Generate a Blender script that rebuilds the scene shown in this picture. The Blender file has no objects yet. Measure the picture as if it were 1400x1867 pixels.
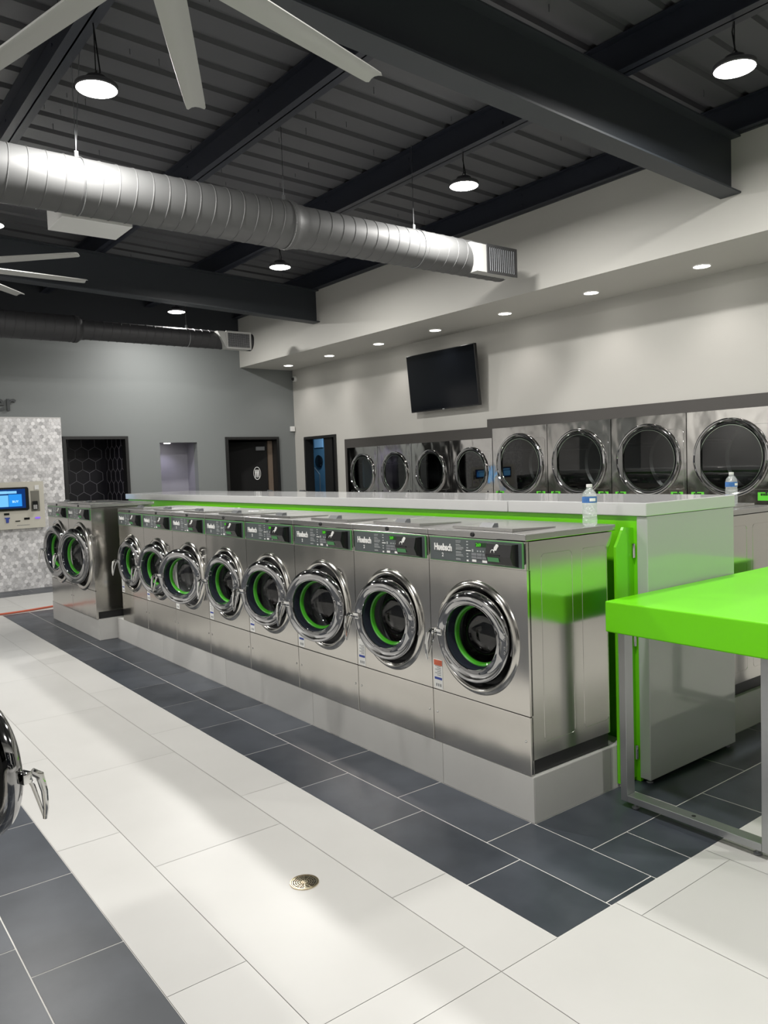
import bpy, bmesh, math, random
from mathutils import Vector, Matrix
random.seed(7)
PI = math.pi
scene = bpy.context.scene
COL = scene.collection

# ------------------------------------------------------------------ camera
CAM = (-2.5666, -2.3186, 1.6133)
YAW, PITCH, ROLL = math.radians(-37.4963), math.radians(-3.3042), math.radians(-1.9669)
F = Vector((-math.sin(YAW)*math.cos(PITCH), math.cos(YAW)*math.cos(PITCH), math.sin(PITCH)))
R_ = F.cross(Vector((0, 0, 1))).normalized(); U_ = R_.cross(F)
R2 = R_*math.cos(ROLL) + U_*math.sin(ROLL); U2 = U_*math.cos(ROLL) - R_*math.sin(ROLL)
cd = bpy.data.cameras.new('camera'); cam = bpy.data.objects.new('camera', cd); COL.objects.link(cam)
cd.sensor_fit = 'HORIZONTAL'; cd.sensor_width = 36; cd.lens = 1426.66/1400*36
cd.clip_start = 0.02; cd.clip_end = 100
m = Matrix((R2, U2, -F)).transposed().to_4x4(); m.translation = Vector(CAM)
cam.matrix_world = m
scene.camera = cam
# ------------------------------------------------------------------ world, exposure
w = bpy.data.worlds.new('world'); scene.world = w; w.use_nodes = True
w.node_tree.nodes['Background'].inputs[0].default_value = (0.55, 0.6, 0.7, 1)
w.node_tree.nodes['Background'].inputs[1].default_value = 0.02
vs = scene.view_settings
scene.display_settings.display_device = 'sRGB'
vs.view_transform = 'Standard'; vs.look = 'None'; vs.gamma = 1; vs.use_curve_mapping = False
vs.exposure = 0.85
HB_POWER, HB_COL = 42.0, (1.0, 0.98, 0.945)
DL_POWER = 1.3

# ------------------------------------------------------------------ helpers
def obj(name, bm, mat, parent=None, smooth=False):
    me = bpy.data.meshes.new(name)
    bm.normal_update()
    bm.to_mesh(me); bm.free()
    mats = mat if isinstance(mat, (list, tuple)) else [mat]
    for q in mats: me.materials.append(q)
    if smooth:
        me.polygons.foreach_set('use_smooth', [True]*len(me.polygons))
        try: me.set_sharp_from_angle(angle=math.radians(35))
        except Exception: pass
    o = bpy.data.objects.new(name, me); COL.objects.link(o)
    if parent: o.parent = parent
    return o
def tag(o, label=None, cat=None, group=None, kind=None):
    if label: o['label'] = label
    if cat: o['category'] = cat
    if group: o['group'] = group
    if kind: o['kind'] = kind
    return o
def thing(name, label, cat, loc=(0, 0, 0), rz=0, group=None):
    o = bpy.data.objects.new(name, None); COL.objects.link(o)
    o.empty_display_size = .1
    o.location = loc; o.rotation_euler = (0, 0, rz)
    return tag(o, label, cat, group)
def struct(name, bm, mat, smooth=False):
    return tag(obj(name, bm, mat, None, smooth), kind='structure')
def copy_tree(o, parent=None):
    c = o.copy(); COL.objects.link(c); c.parent = parent
    for ch in [x for x in ALLCH.get(o.name, [])]:
        copy_tree(ch, c)
    return c
ALLCH = {}
def index_children():
    ALLCH.clear()
    for o in bpy.data.objects:
        if o.parent: ALLCH.setdefault(o.parent.name, []).append(o)
def B(): return bmesh.new()
def box(bm, x0, x1, y0, y1, z0, z1, bev=0, mi=0, seg=2):
    vs_ = [bm.verts.new(p) for p in ((x0,y0,z0),(x1,y0,z0),(x1,y1,z0),(x0,y1,z0),(x0,y0,z1),(x1,y0,z1),(x1,y1,z1),(x0,y1,z1))]
    fs = [bm.faces.new([vs_[i] for i in q]) for q in ((0,3,2,1),(4,5,6,7),(0,1,5,4),(1,2,6,5),(2,3,7,6),(3,0,4,7))]
    for f in fs: f.material_index = mi
    if bev > 0:
        es = list({e for f in fs for e in f.edges})
        r = bmesh.ops.bevel(bm, geom=es, offset=bev, segments=seg, affect='EDGES', profile=.5)
        for f in r['faces']: f.material_index = mi
    return bm
def prism(bm, pts, axis, a, b, mi=0):
    """extrude polygon pts (2D) along axis from a to b"""
    def P(p, t):
        return {'x': (t, p[0], p[1]), 'y': (p[0], t, p[1]), 'z': (p[0], p[1], t)}[axis]
    A = [bm.verts.new(P(p, a)) for p in pts]; Bv = [bm.verts.new(P(p, b)) for p in pts]
    n = len(pts)
    fs = [bm.faces.new(A), bm.faces.new(Bv[::-1])]
    for i in range(n): fs.append(bm.faces.new((A[i], Bv[i], Bv[(i+1) % n], A[(i+1) % n])))
    for f in fs: f.material_index = mi
    bmesh.ops.recalc_face_normals(bm, faces=fs)
    return bm
def lathe(bm, prof, c=(0, 0, 0), axis='x', n=64, mi=0, fn=None, closed=False, a0=0, a1=2*PI):
    """prof: list of (t, r): t along axis, r radius"""
    full = abs(a1-a0-2*PI) < 1e-6
    rings = []
    cnt = n if full else n+1
    for (t, r) in prof:
        if r < 1e-6:
            rings.append([bm.verts.new(_ax(c, axis, t, 0, 0))]); continue
        ring = []
        for i in range(cnt):
            a = a0+(a1-a0)*i/n
            tt, rr = (t, r) if fn is None else fn(t, r, a)
            ring.append(bm.verts.new(_ax(c, axis, tt, rr*math.cos(a), rr*math.sin(a))))
        rings.append(ring)
    fs = []
    m_ = len(rings)
    for k in range(m_ if closed else m_-1):
        A, Bq = rings[k], rings[(k+1) % m_]
        for i in range(n):
            j = (i+1) % cnt if full else i+1
            if len(A) == 1 and len(Bq) == 1: continue
            if len(A) == 1: fs.append(bm.faces.new((A[0], Bq[j], Bq[i])))
            elif len(Bq) == 1: fs.append(bm.faces.new((A[i], A[j], Bq[0])))
            else: fs.append(bm.faces.new((A[i], A[j], Bq[j], Bq[i])))
    for f in fs: f.material_index = mi
    bmesh.ops.recalc_face_normals(bm, faces=fs)
    return bm
def _ax(c, axis, t, u, v):
    if axis == 'x': return (c[0]+t, c[1]+u, c[2]+v)
    if axis == 'y': return (c[0]+u, c[1]+t, c[2]+v)
    return (c[0]+u, c[1]+v, c[2]+t)
def tube(bm, pts, r, n=8, closed=False, mi=0, cap=True):
    pts = [Vector(p) for p in pts]; N = len(pts); rings = []
    rr = r if isinstance(r, (list, tuple)) else [r]*N
    prev = None
    for i, p in enumerate(pts):
        if closed: d = pts[(i+1) % N]-pts[i-1]
        else: d = pts[min(i+1, N-1)]-pts[max(i-1, 0)]
        d.normalize()
        up = prev if prev is not None else (Vector((0, 0, 1)) if abs(d.z) < .9 else Vector((1, 0, 0)))
        a = (up - d*up.dot(d)).normalized(); b = d.cross(a); prev = a
        rings.append([bm.verts.new(p+a*rr[i]*math.cos(2*PI*k/n)+b*rr[i]*math.sin(2*PI*k/n)) for k in range(n)])
    fs = []
    for i in range(N if closed else N-1):
        A, Bq = rings[i], rings[(i+1) % N]
        for k in range(n): fs.append(bm.faces.new((A[k], A[(k+1) % n], Bq[(k+1) % n], Bq[k])))
    if cap and not closed: fs.append(bm.faces.new(rings[0][::-1])); fs.append(bm.faces.new(rings[-1]))
    for f in fs: f.material_index = mi
    bmesh.ops.recalc_face_normals(bm, faces=fs)
    return bm
def cyl(bm, p0, p1, r, n=16, mi=0): return tube(bm, [p0, p1], r, n, mi=mi)
def rrect(y0, y1, z0, z1, r, n=5):
    pts = []
    for cy, cz, a in ((y1-r, z1-r, 0), (y0+r, z1-r, PI/2), (y0+r, z0+r, PI), (y1-r, z0+r, 3*PI/2)):
        for i in range(n+1):
            t = a+PI/2*i/n; pts.append((cy+r*math.cos(t), cz+r*math.sin(t)))
    return pts
def text_mesh(name, s, size, mat, parent, loc, rot, bold=0.0, depth=0.0015, align='LEFT', sx=1.0):
    cu = bpy.data.curves.new(name, 'FONT'); cu.body = s; cu.size = size; cu.offset = bold; cu.extrude = depth
    cu.align_x = align; cu.resolution_u = 2 if size < .1 else 8
    t = bpy.data.objects.new(name, cu); COL.objects.link(t)
    dg = bpy.context.evaluated_depsgraph_get()
    me = bpy.data.meshes.new_from_object(t.evaluated_get(dg)); me.name = name
    bpy.data.objects.remove(t); bpy.data.curves.remove(cu)
    me.materials.clear(); me.materials.append(mat)
    o = bpy.data.objects.new(name, me); COL.objects.link(o)
    o.location = loc; o.rotation_euler = rot; o.scale = (sx, 1, 1)
    if parent: o.parent = parent
    return o
FRONT_ROT = (PI/2, 0, -PI/2)     # text readable on a surface that faces -X

# ------------------------------------------------------------------ materials
MATS = {}
def pmat(name, col, rough=.5, metal=0, noise=0, nscale=5, bump=0, bscale=30, coat=0, aniso=0, spec=.5, emis=None, estr=0, stretch=None, rnoise=0):
    mt = bpy.data.materials.new(name); mt.use_nodes = True; nt = mt.node_tree
    b = nt.nodes['Principled BSDF']
    b.inputs['Base Color'].default_value = (*col, 1)
    b.inputs['Roughness'].default_value = rough; b.inputs['Metallic'].default_value = metal
    b.inputs['Specular IOR Level'].default_value = spec
    b.inputs['Coat Weight'].default_value = coat; b.inputs['Coat Roughness'].default_value = .05
    if aniso: b.inputs['Anisotropic'].default_value = aniso
    if emis: b.inputs['Emission Color'].default_value = (*emis, 1); b.inputs['Emission Strength'].default_value = estr
    tc = nt.nodes.new('ShaderNodeTexCoord')
    src = tc.outputs['Object']
    if stretch:
        mp = nt.nodes.new('ShaderNodeMapping'); mp.inputs['Scale'].default_value = stretch
        nt.links.new(src, mp.inputs[0]); src = mp.outputs[0]
    if noise:
        n = nt.nodes.new('ShaderNodeTexNoise'); n.inputs['Scale'].default_value = nscale; n.inputs['Detail'].default_value = 4
        nt.links.new(src, n.inputs['Vector'])
        mx = nt.nodes.new('ShaderNodeMix'); mx.data_type = 'RGBA'
        mx.inputs[6].default_value = (*[c*(1-noise) for c in col], 1); mx.inputs[7].default_value = (*[min(1, c*(1+noise)) for c in col], 1)
        nt.links.new(n.outputs[0], mx.inputs[0]); nt.links.new(mx.outputs[2], b.inputs['Base Color'])
    if rnoise:
        n = nt.nodes.new('ShaderNodeTexNoise'); n.inputs['Scale'].default_value = nscale*2
        nt.links.new(src, n.inputs['Vector'])
        mr = nt.nodes.new('ShaderNodeMapRange'); mr.inputs[3].default_value = rough-rnoise; mr.inputs[4].default_value = rough+rnoise
        nt.links.new(n.outputs[0], mr.inputs[0]); nt.links.new(mr.outputs[0], b.inputs['Roughness'])
    if bump:
        n = nt.nodes.new('ShaderNodeTexNoise'); n.inputs['Scale'].default_value = bscale; n.inputs['Detail'].default_value = 2
        nt.links.new(src, n.inputs['Vector'])
        bp = nt.nodes.new('ShaderNodeBump'); bp.inputs['Strength'].default_value = bump; bp.inputs['Distance'].default_value = .02
        nt.links.new(n.outputs[0], bp.inputs['Height']); nt.links.new(bp.outputs[0], b.inputs['Normal'])
    MATS[name] = mt
    return mt
def emat(name, col, st):
    mt = bpy.data.materials.new(name); mt.use_nodes = True; nt = mt.node_tree; nt.nodes.clear()
    e = nt.nodes.new('ShaderNodeEmission'); e.inputs[0].default_value = (*col, 1); e.inputs[1].default_value = st
    o = nt.nodes.new('ShaderNodeOutputMaterial'); nt.links.new(e.outputs[0], o.inputs[0]); return mt
def glassmat(name, tint, refl=.12, rough=.02):
    mt = bpy.data.materials.new(name); mt.use_nodes = True; nt = mt.node_tree; nt.nodes.clear()
    t = nt.nodes.new('ShaderNodeBsdfTransparent'); t.inputs[0].default_value = (*tint, 1)
    g = nt.nodes.new('ShaderNodeBsdfGlossy'); g.inputs['Roughness'].default_value = rough
    fc = nt.nodes.new('ShaderNodeLayerWeight'); fc.inputs['Blend'].default_value = .5
    lw = nt.nodes.new('ShaderNodeMath'); lw.operation = 'POWER'; lw.inputs[1].default_value = 4.0
    nt.links.new(fc.outputs['Facing'], lw.inputs[0])
    ad = nt.nodes.new('ShaderNodeMath'); ad.operation = 'ADD'; ad.inputs[1].default_value = refl; ad.use_clamp = True
    mx = nt.nodes.new('ShaderNodeMixShader'); o = nt.nodes.new('ShaderNodeOutputMaterial')
    nt.links.new(lw.outputs[0], ad.inputs[0]); nt.links.new(ad.outputs[0], mx.inputs[0])
    nt.links.new(t.outputs[0], mx.inputs[1]); nt.links.new(g.outputs[0], mx.inputs[2]); nt.links.new(mx.outputs[0], o.inputs[0])
    return mt
def attrmat(name, base_lo, base_hi, rough, nz=.0, nscale=3, spec=.5, metal=0, bump=0):
    """colour picked per face from the mesh attribute 'tone' with a cloudy noise on top"""
    mt = bpy.data.materials.new(name); mt.use_nodes = True; nt = mt.node_tree; b = nt.nodes['Principled BSDF']
    b.inputs['Roughness'].default_value = rough; b.inputs['Specular IOR Level'].default_value = spec; b.inputs['Metallic'].default_value = metal
    at = nt.nodes.new('ShaderNodeAttribute'); at.attribute_name = 'tone'
    tc = nt.nodes.new('ShaderNodeTexCoord')
    n = nt.nodes.new('ShaderNodeTexNoise'); n.inputs['Scale'].default_value = nscale; n.inputs['Detail'].default_value = 5; n.inputs['Roughness'].default_value = .55
    ofs = nt.nodes.new('ShaderNodeVectorMath'); ofs.operation = 'MULTIPLY_ADD'; ofs.inputs[1].default_value = (1, 1, 1)
    nt.links.new(tc.outputs['Object'], ofs.inputs[0])
    sc = nt.nodes.new('ShaderNodeVectorMath'); sc.operation = 'SCALE'; sc.inputs['Scale'].default_value = 40
    nt.links.new(at.outputs['Vector'], sc.inputs[0]); nt.links.new(sc.outputs[0], ofs.inputs[2])
    nt.links.new(ofs.outputs[0], n.inputs['Vector'])
    mr = nt.nodes.new('ShaderNodeMapRange'); mr.inputs[1].default_value = .3; mr.inputs[2].default_value = .7
    mr.inputs[3].default_value = -nz; mr.inputs[4].default_value = nz
    nt.links.new(n.outputs[0], mr.inputs[0])
    ad = nt.nodes.new('ShaderNodeMath'); ad.operation = 'ADD'; ad.use_clamp = True
    nt.links.new(at.outputs['Fac'], ad.inputs[0]); nt.links.new(mr.outputs[0], ad.inputs[1])
    mx = nt.nodes.new('ShaderNodeMix'); mx.data_type = 'RGBA'; mx.inputs[6].default_value = (*base_lo, 1); mx.inputs[7].default_value = (*base_hi, 1)
    nt.links.new(ad.outputs[0], mx.inputs[0]); nt.links.new(mx.outputs[2], b.inputs['Base Color'])
    if bump:
        bp = nt.nodes.new('ShaderNodeBump'); bp.inputs['Strength'].default_value = bump; bp.inputs['Distance'].default_value = .004
        nt.links.new(n.outputs[0], bp.inputs['Height']); nt.links.new(bp.outputs[0], b.inputs['Normal'])
    return mt

M_wallW = pmat('white_paint', (.46, .452, .42), .6, bump=.03, bscale=120)
M_wallB = pmat('bounce_white_paint', (.75, .74, .72), .6)  # unseen left and front walls, whitened to bounce more ambient light
M_wallG = pmat('grey_paint', (.170, .182, .180), .55, bump=.03, bscale=120)
M_dark = pmat('charcoal_paint', (.030, .034, .040), .6)
M_beam = pmat('beam_paint', (.013, .016, .026), .45)
M_girder = pmat('girder_paint', (.028, .033, .039), .5)
M_deck = pmat('deck_paint', (.078, .079, .085), .6)
M_trimblk = pmat('black_frame', (.012, .012, .012), .4)
M_band = pmat('dark_band', (.055, .051, .047), .5)
M_steel = pmat('brushed_steel', (.60, .585, .55), .17, 1, bump=.035, bscale=1.6, stretch=(1, 1, .7), rnoise=.03, nscale=4)
M_steelF = pmat('front_steel', (.62, .60, .565), .15, 1, bump=.30, bscale=1.7, stretch=(1, 1.2, .8))
M_steelTop = pmat('lid_steel', (.50, .495, .485), .25, 1, bump=.02, bscale=3)
M_chrome = pmat('chrome', (.74, .74, .73), .05, 1)
M_chromeD = pmat('door_chrome', (.44, .44, .445), .07, 1)
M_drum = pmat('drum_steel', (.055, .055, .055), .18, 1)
M_gasket = pmat('black_rubber', (.012, .012, .013), .4)
M_navy = pmat('dark_plastic', (.015, .018, .026), .15, coat=.5)
M_green = pmat('green_ring', (.05, .34, .015), .35, coat=.3)
M_greenT = pmat('green_laminate', (.145, .61, .004), .33, coat=.08, spec=.35)
M_greenP = pmat('green_panel', (.15, .58, .008), .3, coat=.2)
M_panel = pmat('slate_panel', (.080, .094, .097), .3, coat=.3)
M_gline = pmat('green_line', (.10, .32, .10), .4)
M_blk = pmat('black_plastic', (.006, .006, .007), .25, coat=.2)
M_gry = pmat('grey_plastic', (.20, .21, .22), .4)
M_gryh = pmat('handle_grey', (.09, .095, .10), .4)
M_wht = pmat('white_print', (.8, .8, .78), .5)
M_text = pmat('pale_print', (.42, .44, .44), .5)
M_led = emat('green_digits', (.15, 1, .05), .35)
M_ledbg = pmat('display_green', (.01, .05, .01), .3)
M_lcd = emat('lcd_green', (.20, .5, .22), .22)
M_red = pmat('red_print', (.55, .12, .06), .5)
M_blue = pmat('blue_print', (.03, .06, .32), .5)
M_glass = glassmat('bowl_glass', (.80, .84, .84), .07, .02)
M_dglass = glassmat('dryer_glass', (.42, .44, .43), .10, .015)
M_counter = pmat('white_counter', (.52, .52, .52), .14, coat=.4)
M_lam = pmat('grey_laminate', (.40, .405, .40), .10, coat=1)
M_alu = pmat('satin_aluminium', (.42, .43, .44), .35, .9)
M_fan = pmat('fan_blade', (.42, .42, .40), .45)
M_duct = pmat('duct_paint', (.090, .091, .091), .55, .0, bump=.04, bscale=6)
M_duct2 = pmat('dark_duct_paint', (.028, .028, .030), .55)
M_ductend = pmat('register_paint', (.40, .40, .385), .5)
M_tv = pmat('tv_screen', (.004, .005, .007), .12, spec=.25)
M_white = pmat('white_plastic', (.7, .7, .68), .4)
M_kiosk = pmat('kiosk_beige', (.52, .50, .43), .45)
M_brass = pmat('brass', (.80, .68, .48), .25, 1)
M_cable = pmat('red_hose', (.45, .09, .045), .5)
M_gryd = pmat('lamp_housing', (.05, .05, .055), .5)
M_em = emat('lamp_diffuser', (1, .97, .90), 14)
M_emd = emat('downlight_diffuser', (1, .97, .92), 9)
M_sticker = pmat('green_sticker', (.10, .55, .03), .5)
M_grout = pmat('grout', (.62, .61, .58), .8)
M_groutL = pmat('light_grout', (.25, .24, .22), .8)
M_ftD = attrmat('dark_tile', (.019, .024, .032), (.056, .064, .078), .36, nz=.38, nscale=3.2)
M_ftL = attrmat('light_tile', (.44, .435, .415), (.52, .515, .495), .36, nz=.3, nscale=1.2)
M_ped = attrmat('pedestal_tile', (.45, .445, .43), (.53, .525, .505), .35, nz=.3, nscale=2)
M_hexm = attrmat('marble_hex', (.40, .395, .40), (.84, .83, .83), .16, nz=.22, nscale=30)
def petmat():
    mt = bpy.data.materials.new('clear_plastic'); mt.use_nodes = True; nt = mt.node_tree; nt.nodes.clear(); N = nt.nodes.new; Lk = nt.links.new
    t_ = N('ShaderNodeBsdfTransparent'); t_.inputs[0].default_value = (.96, .98, .97, 1)
    g = N('ShaderNodeBsdfGlossy'); g.inputs['Roughness'].default_value = .12
    d = N('ShaderNodeBsdfTranslucent'); d.inputs[0].default_value = (.85, .9, .88, 1)
    tc = N('ShaderNodeTexCoord'); n = N('ShaderNodeTexNoise'); n.inputs['Scale'].default_value = 120; n.inputs['Detail'].default_value = 1
    bp = N('ShaderNodeBump'); bp.inputs['Strength'].default_value = .9; bp.inputs['Distance'].default_value = .01
    Lk(tc.outputs['Object'], n.inputs['Vector']); Lk(n.outputs[0], bp.inputs['Height']); Lk(bp.outputs[0], g.inputs['Normal'])
    m1 = N('ShaderNodeMixShader'); m1.inputs[0].default_value = .5; Lk(g.outputs[0], m1.inputs[1]); Lk(d.outputs[0], m1.inputs[2])
    m2 = N('ShaderNodeMixShader'); m2.inputs[0].default_value = .42; Lk(t_.outputs[0], m2.inputs[1]); Lk(m1.outputs[0], m2.inputs[2])
    o = N('ShaderNodeOutputMaterial'); Lk(m2.outputs[0], o.inputs[0]); return mt
M_pet = petmat()
M_night = pmat('night_glass', (.004, .005, .008), .05, coat=.3)

def tone_layer(bm): return bm.faces.layers.float.new('tone')

# ------------------------------------------------------------------ floor
GX0, GX1, GY0, GY1 = -5.5, 6.3, -6.0, 12.2
T = .6096
bm = B(); tl = tone_layer(bm)
def quad(x0, x1, y0, y1, z, mi, tone=.5):
    f = bm.faces.new([bm.verts.new(p) for p in ((x0, y0, z), (x1, y0, z), (x1, y1, z), (x0, y1, z))])
    f.material_index = mi; f[tl] = tone; return f
quad(GX0, GX1, GY0, GY1, -.0022, 3)
# dark zones (with grout bed)
DARK = [(-.579, 2.85, -.6125, 7.80), (GX0, -1.722, -1.6, 7.80), (-1.722+0, -.0, 9.33, 10.0)]
LW = .0050
def tiles(zone, rows, length, mi, along='y', tones=(.2, .8), g=LW):
    """rows: list of (lo, hi, offset) across; tiles run along 'along'"""
    zx0, zx1, zy0, zy1 = zone
    for lo, hi, off in rows:
        if along == 'y': a0, a1, c0, c1 = zy0, zy1, max(lo, zx0), min(hi, zx1)
        else: a0, a1, c0, c1 = zx0, zx1, max(lo, zy0), min(hi, zy1)
        if c1-c0 < .004: continue
        k = math.floor((a0-off)/length)
        while off+k*length < a1:
            s, e = max(a0, off+k*length), min(a1, off+(k+1)*length)
            if e-s > .004:
                t = random.uniform(*tones); h = g/2
                if along == 'y': quad(c0+h, c1-h, s+h, e-h, 0, mi, t)
                else: quad(s+h, e-h, c0+h, c1-h, 0, mi, t)
            k += 1
# dark: around the island
quad(-.579, 2.85, -.6125, 7.80, -.0012, 2)
quad(-5.0, -1.722, -1.6, 7.80, -.0012, 2)
quad(-5.5, 4.9, 9.33, 10.0, -.0012, 2)
isl = (-.579, 0, -.6125, 7.80)
tiles(isl, [(-.579, -.281, -.169), (-.281, 0, .022)], T, 0)
near = (0, 2.85, -.6125, 0)
tiles((0, 2.85, -.6125, -.309), [(-.6125, -.309, .238)], .6, 0, 'x')
tiles((0, 2.85, -.309, 0), [(-.309, 0, 0)], .62, 0, 'x')
tiles((0, 2.27, 0, 7.8), [(.3*k, .3*k+.3, .1*k) for k in range(8)], T, 0)
tiles((2.27, 2.85, 0, 7.80), [(2.27, 2.56, -.1), (2.56, 2.85, .2)], T, 0)
rows = [(-2.026-.304*k, -1.722-.304*k, (.35 if k % 2 == 0 else .552)) for k in range(11)]
tiles((-5.0, -1.722, -1.6, 7.80), rows, T, 0)
tiles((-5.5, 4.9, 9.33, 10.0), [(9.33, 9.64, 0), (9.64, 10.0, .2)], T, 0, 'x')
# light: planks
LG = .0022
Lr = 1.2192
def light(zone, rows): tiles(zone, rows, Lr, 1, 'y', (.3, .7), LG)
lrows = [(-1.447, -.851, .774), (-2.043, -1.447, -.03), (-.851, -.255, -.05), (-.255, .341, .5), (.341, .937, -.2), (.937, 1.533, .4),
         (1.533, 2.129, .1), (2.129, 2.725, .6), (2.725, 3.321, .2), (3.321, 3.917, .9), (3.917, 4.513, .3), (4.513, 5.109, .0)]
lrows += [(-2.639-.596*k, -2.043-.596*k, .3*k) for k in range(6)]
light((-1.722, -.579, -.6125, 9.33), lrows)
light((-1.722, GX1, GY0, -.6125), lrows)
light((GX0, -1.722, GY0, -1.6), lrows)
light((2.85, 4.9, -.6125, 9.33), lrows)
light((-.579, 2.85, 7.80, 9.33), lrows)
light((GX0, -1.722, 7.80, 9.33), lrows)
light((GX0, -5.0, -1.6, 7.80), lrows)
light((4.9, GX1, -.6125, 12.2), lrows)
tiles((.6, 4.9, 10.0, 12.2), [(10+.3*k, 10.3+.3*k, .1*k) for k in range(8)], T, 0, 'x')
floor = struct('floor', bm, [M_ftD, M_ftL, M_grout, M_groutL])

# ------------------------------------------------------------------ walls
SL = .035
def deckz(x): return 4.48+SL*(3.85-x)
def purz(x): return 4.23+SL*(3.85-x)
# back wall (with two doorways and a niche); the top strip is painted dark like the ceiling
bm = B()
DX = [(.826, 1.818, 2.235), (2.343, 2.989, 2.13), (3.506, 4.549, 2.215)]
YB = 10.0
def wallbox(x0, x1, z0, z1, mi): box(bm, x0, x1, YB, YB+.14, z0, z1, mi=mi)
xs = [-5.5]
for a, b, h in DX:
    wallbox(xs[-1], a, 0, 3.9, 0); wallbox(a, b, h, 3.9, 0); xs.append(b)
wallbox(xs[-1], 5.04, 0, 3.9, 0)
wallbox(-5.5, 5.04, 3.9, 5.0, 1)
struct('wall_back', bm, [M_wallG, M_dark])
# right wall with openings for the dryers and the office door
bm = B()
XR = 4.9
def rw(y0, y1, z0, z1): box(bm, XR, XR+.14, y0, y1, z0, z1)
rw(-6, .33, 0, 3.6); rw(.33, 4.99, 2.068, 3.6); rw(4.99, 8.335, 1.945, 3.6); rw(8.335, 8.66, 0, 3.6); rw(8.66, 9.655, 2.19, 3.6); rw(9.655, 10, 0, 3.6)
struct('wall_right', bm, M_wallW)
# soffit along the right wall
bm = B()
box(bm, 3.85, XR+.14, -6, 10, 3.41, 5.0)
struct('trim_1', bm, M_wallW)
# dark painted band around the dryers
bm = B()
box(bm, XR-.012, XR-.0005, .33, 5.09, 2.065, 2.193); box(bm, XR-.012, XR-.0005, 5.09, 8.335, 1.945, 2.09)
box(bm, XR-.012, XR-.0005, 4.99, 5.09, 1.945, 2.065)
box(bm, XR-.012, XR-.0005, 8.335, 8.41, 0, 2.09)
struct('trim_2', bm, M_band)
bm = B(); box(bm, -5.64, -5.5, -6, 10.14, 0, 5.0); struct('wall_left', bm, M_wallB)
# front wall behind the camera: dark shop windows at night
bm = B()
box(bm, -5.64, 5.04, -6.14, -6, 0, .5); box(bm, -5.64, 5.04, -6.14, -6, 3.0, 5.0)
for x in (-5.64, -3.1, -.6, 1.9, 4.4): box(bm, x, x+.28, -6.14, -6, .5, 3.0)
struct('wall_front', bm, M_wallB)
for k in range(4):
    bm = B(); x0 = (-5.36, -2.82, -.32, 2.18)[k]; x1 = (-3.1, -.6, 1.9, 4.4)[k]
    box(bm, x0, x1, -6.09, -6.07, .5, 3.0)
    struct('window_%d' % (k+1), bm, M_night)
# metal deck ceiling with recessed flutes running along X
bm = B()
y = 2.80-.305*30
ys = []
while y < 10.3:
    ys += [(y-.045, 0), (y-.033, .035), (y+.033, .035), (y+.045, 0)]; y += .305
ys = [(a, b) for a, b in ys if -6.2 < a < 10.2]
va = [bm.verts.new((-5.64, a, deckz(-5.64)+b)) for a, b in ys]; vb = [bm.verts.new((5.04, a, deckz(5.04)+b)) for a, b in ys]
for i in range(len(ys)-1): bm.faces.new((va[i], vb[i], vb[i+1], va[i+1]))
for k in range(170):
    i = random.randrange(2, 27); yy = 2.80-.305*8+.305*i+.15; xx = random.uniform(-4, 3.7); L = random.uniform(.03, .06)
    zd = deckz(xx); box(bm, xx-.002, xx+.002, yy-.002, yy+.002, zd-L, zd)
# solid roof above
t1 = [bm.verts.new((x, yy, deckz(x)+.12)) for x, yy in ((-5.64, -6.2), (5.04, -6.2), (5.04, 10.2), (-5.64, 10.2))]
bm.faces.new(t1)
struct('ceiling', bm, M_deck)
# screw tips through the deck
# purlins and girders
def ibeam_y(name, xw, y0, y1, zb, zt, fl, web, mat, label):
    bm = B()
    # web at x=xw, flanges symmetrical
    box(bm, xw-web/2, xw+web/2, y0, y1, zb, zt)
    box(bm, xw-fl/2, xw+fl/2, y0, y1, zb, zb+.010); box(bm, xw-fl/2, xw+fl/2, y0, y1, zt-.010, zt)
    o = obj(name, bm, mat); return tag(o, label, 'beam', 'roof purlins')
plabs = ['dark purlin running along the top of the white soffit wall',
         'dark purlin above the three nearer round ceiling lamps in the middle bay',
         'dark purlin crossing behind the longest ceiling fan blade',
         'dark purlin passing behind the leftmost fan blade, at top left',
         'dark purlin nearest the left edge, left of the upper fan',
         'dark purlin farthest from the dryers, beyond the left edge']
for k, xp in enumerate((3.80, 2.262, .69, -.90, -2.45, -4.0)):
    zb = purz(xp)+.006; zt = deckz(xp)-.0035
    bm = B()
    box(bm, xp-.006, xp+.006, -6, 9.995, zb, zt)
    fl = .13
    for zz in (zb, zt-.010):
        box(bm, xp-fl/2, xp+fl/2 if k else 3.848, -6, 9.995, zz, zz+.010)
    # bolt heads along the web
    for yy in (1.6, 2.2, 3.4, 4.8, 6.1):
        for dz in (.07, .17): box(bm, xp-.012, xp-.006, yy, yy+.018, zb+dz, zb+dz+.018, mi=0)
    o = obj('roof_purlin', bm, M_beam); tag(o, plabs[k], 'beam', 'roof purlins')
glabs = ['wide dark steel girder crossing the top right above the nearer machines', 'far dark steel girder crossing above the lower ceiling fan']
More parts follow.
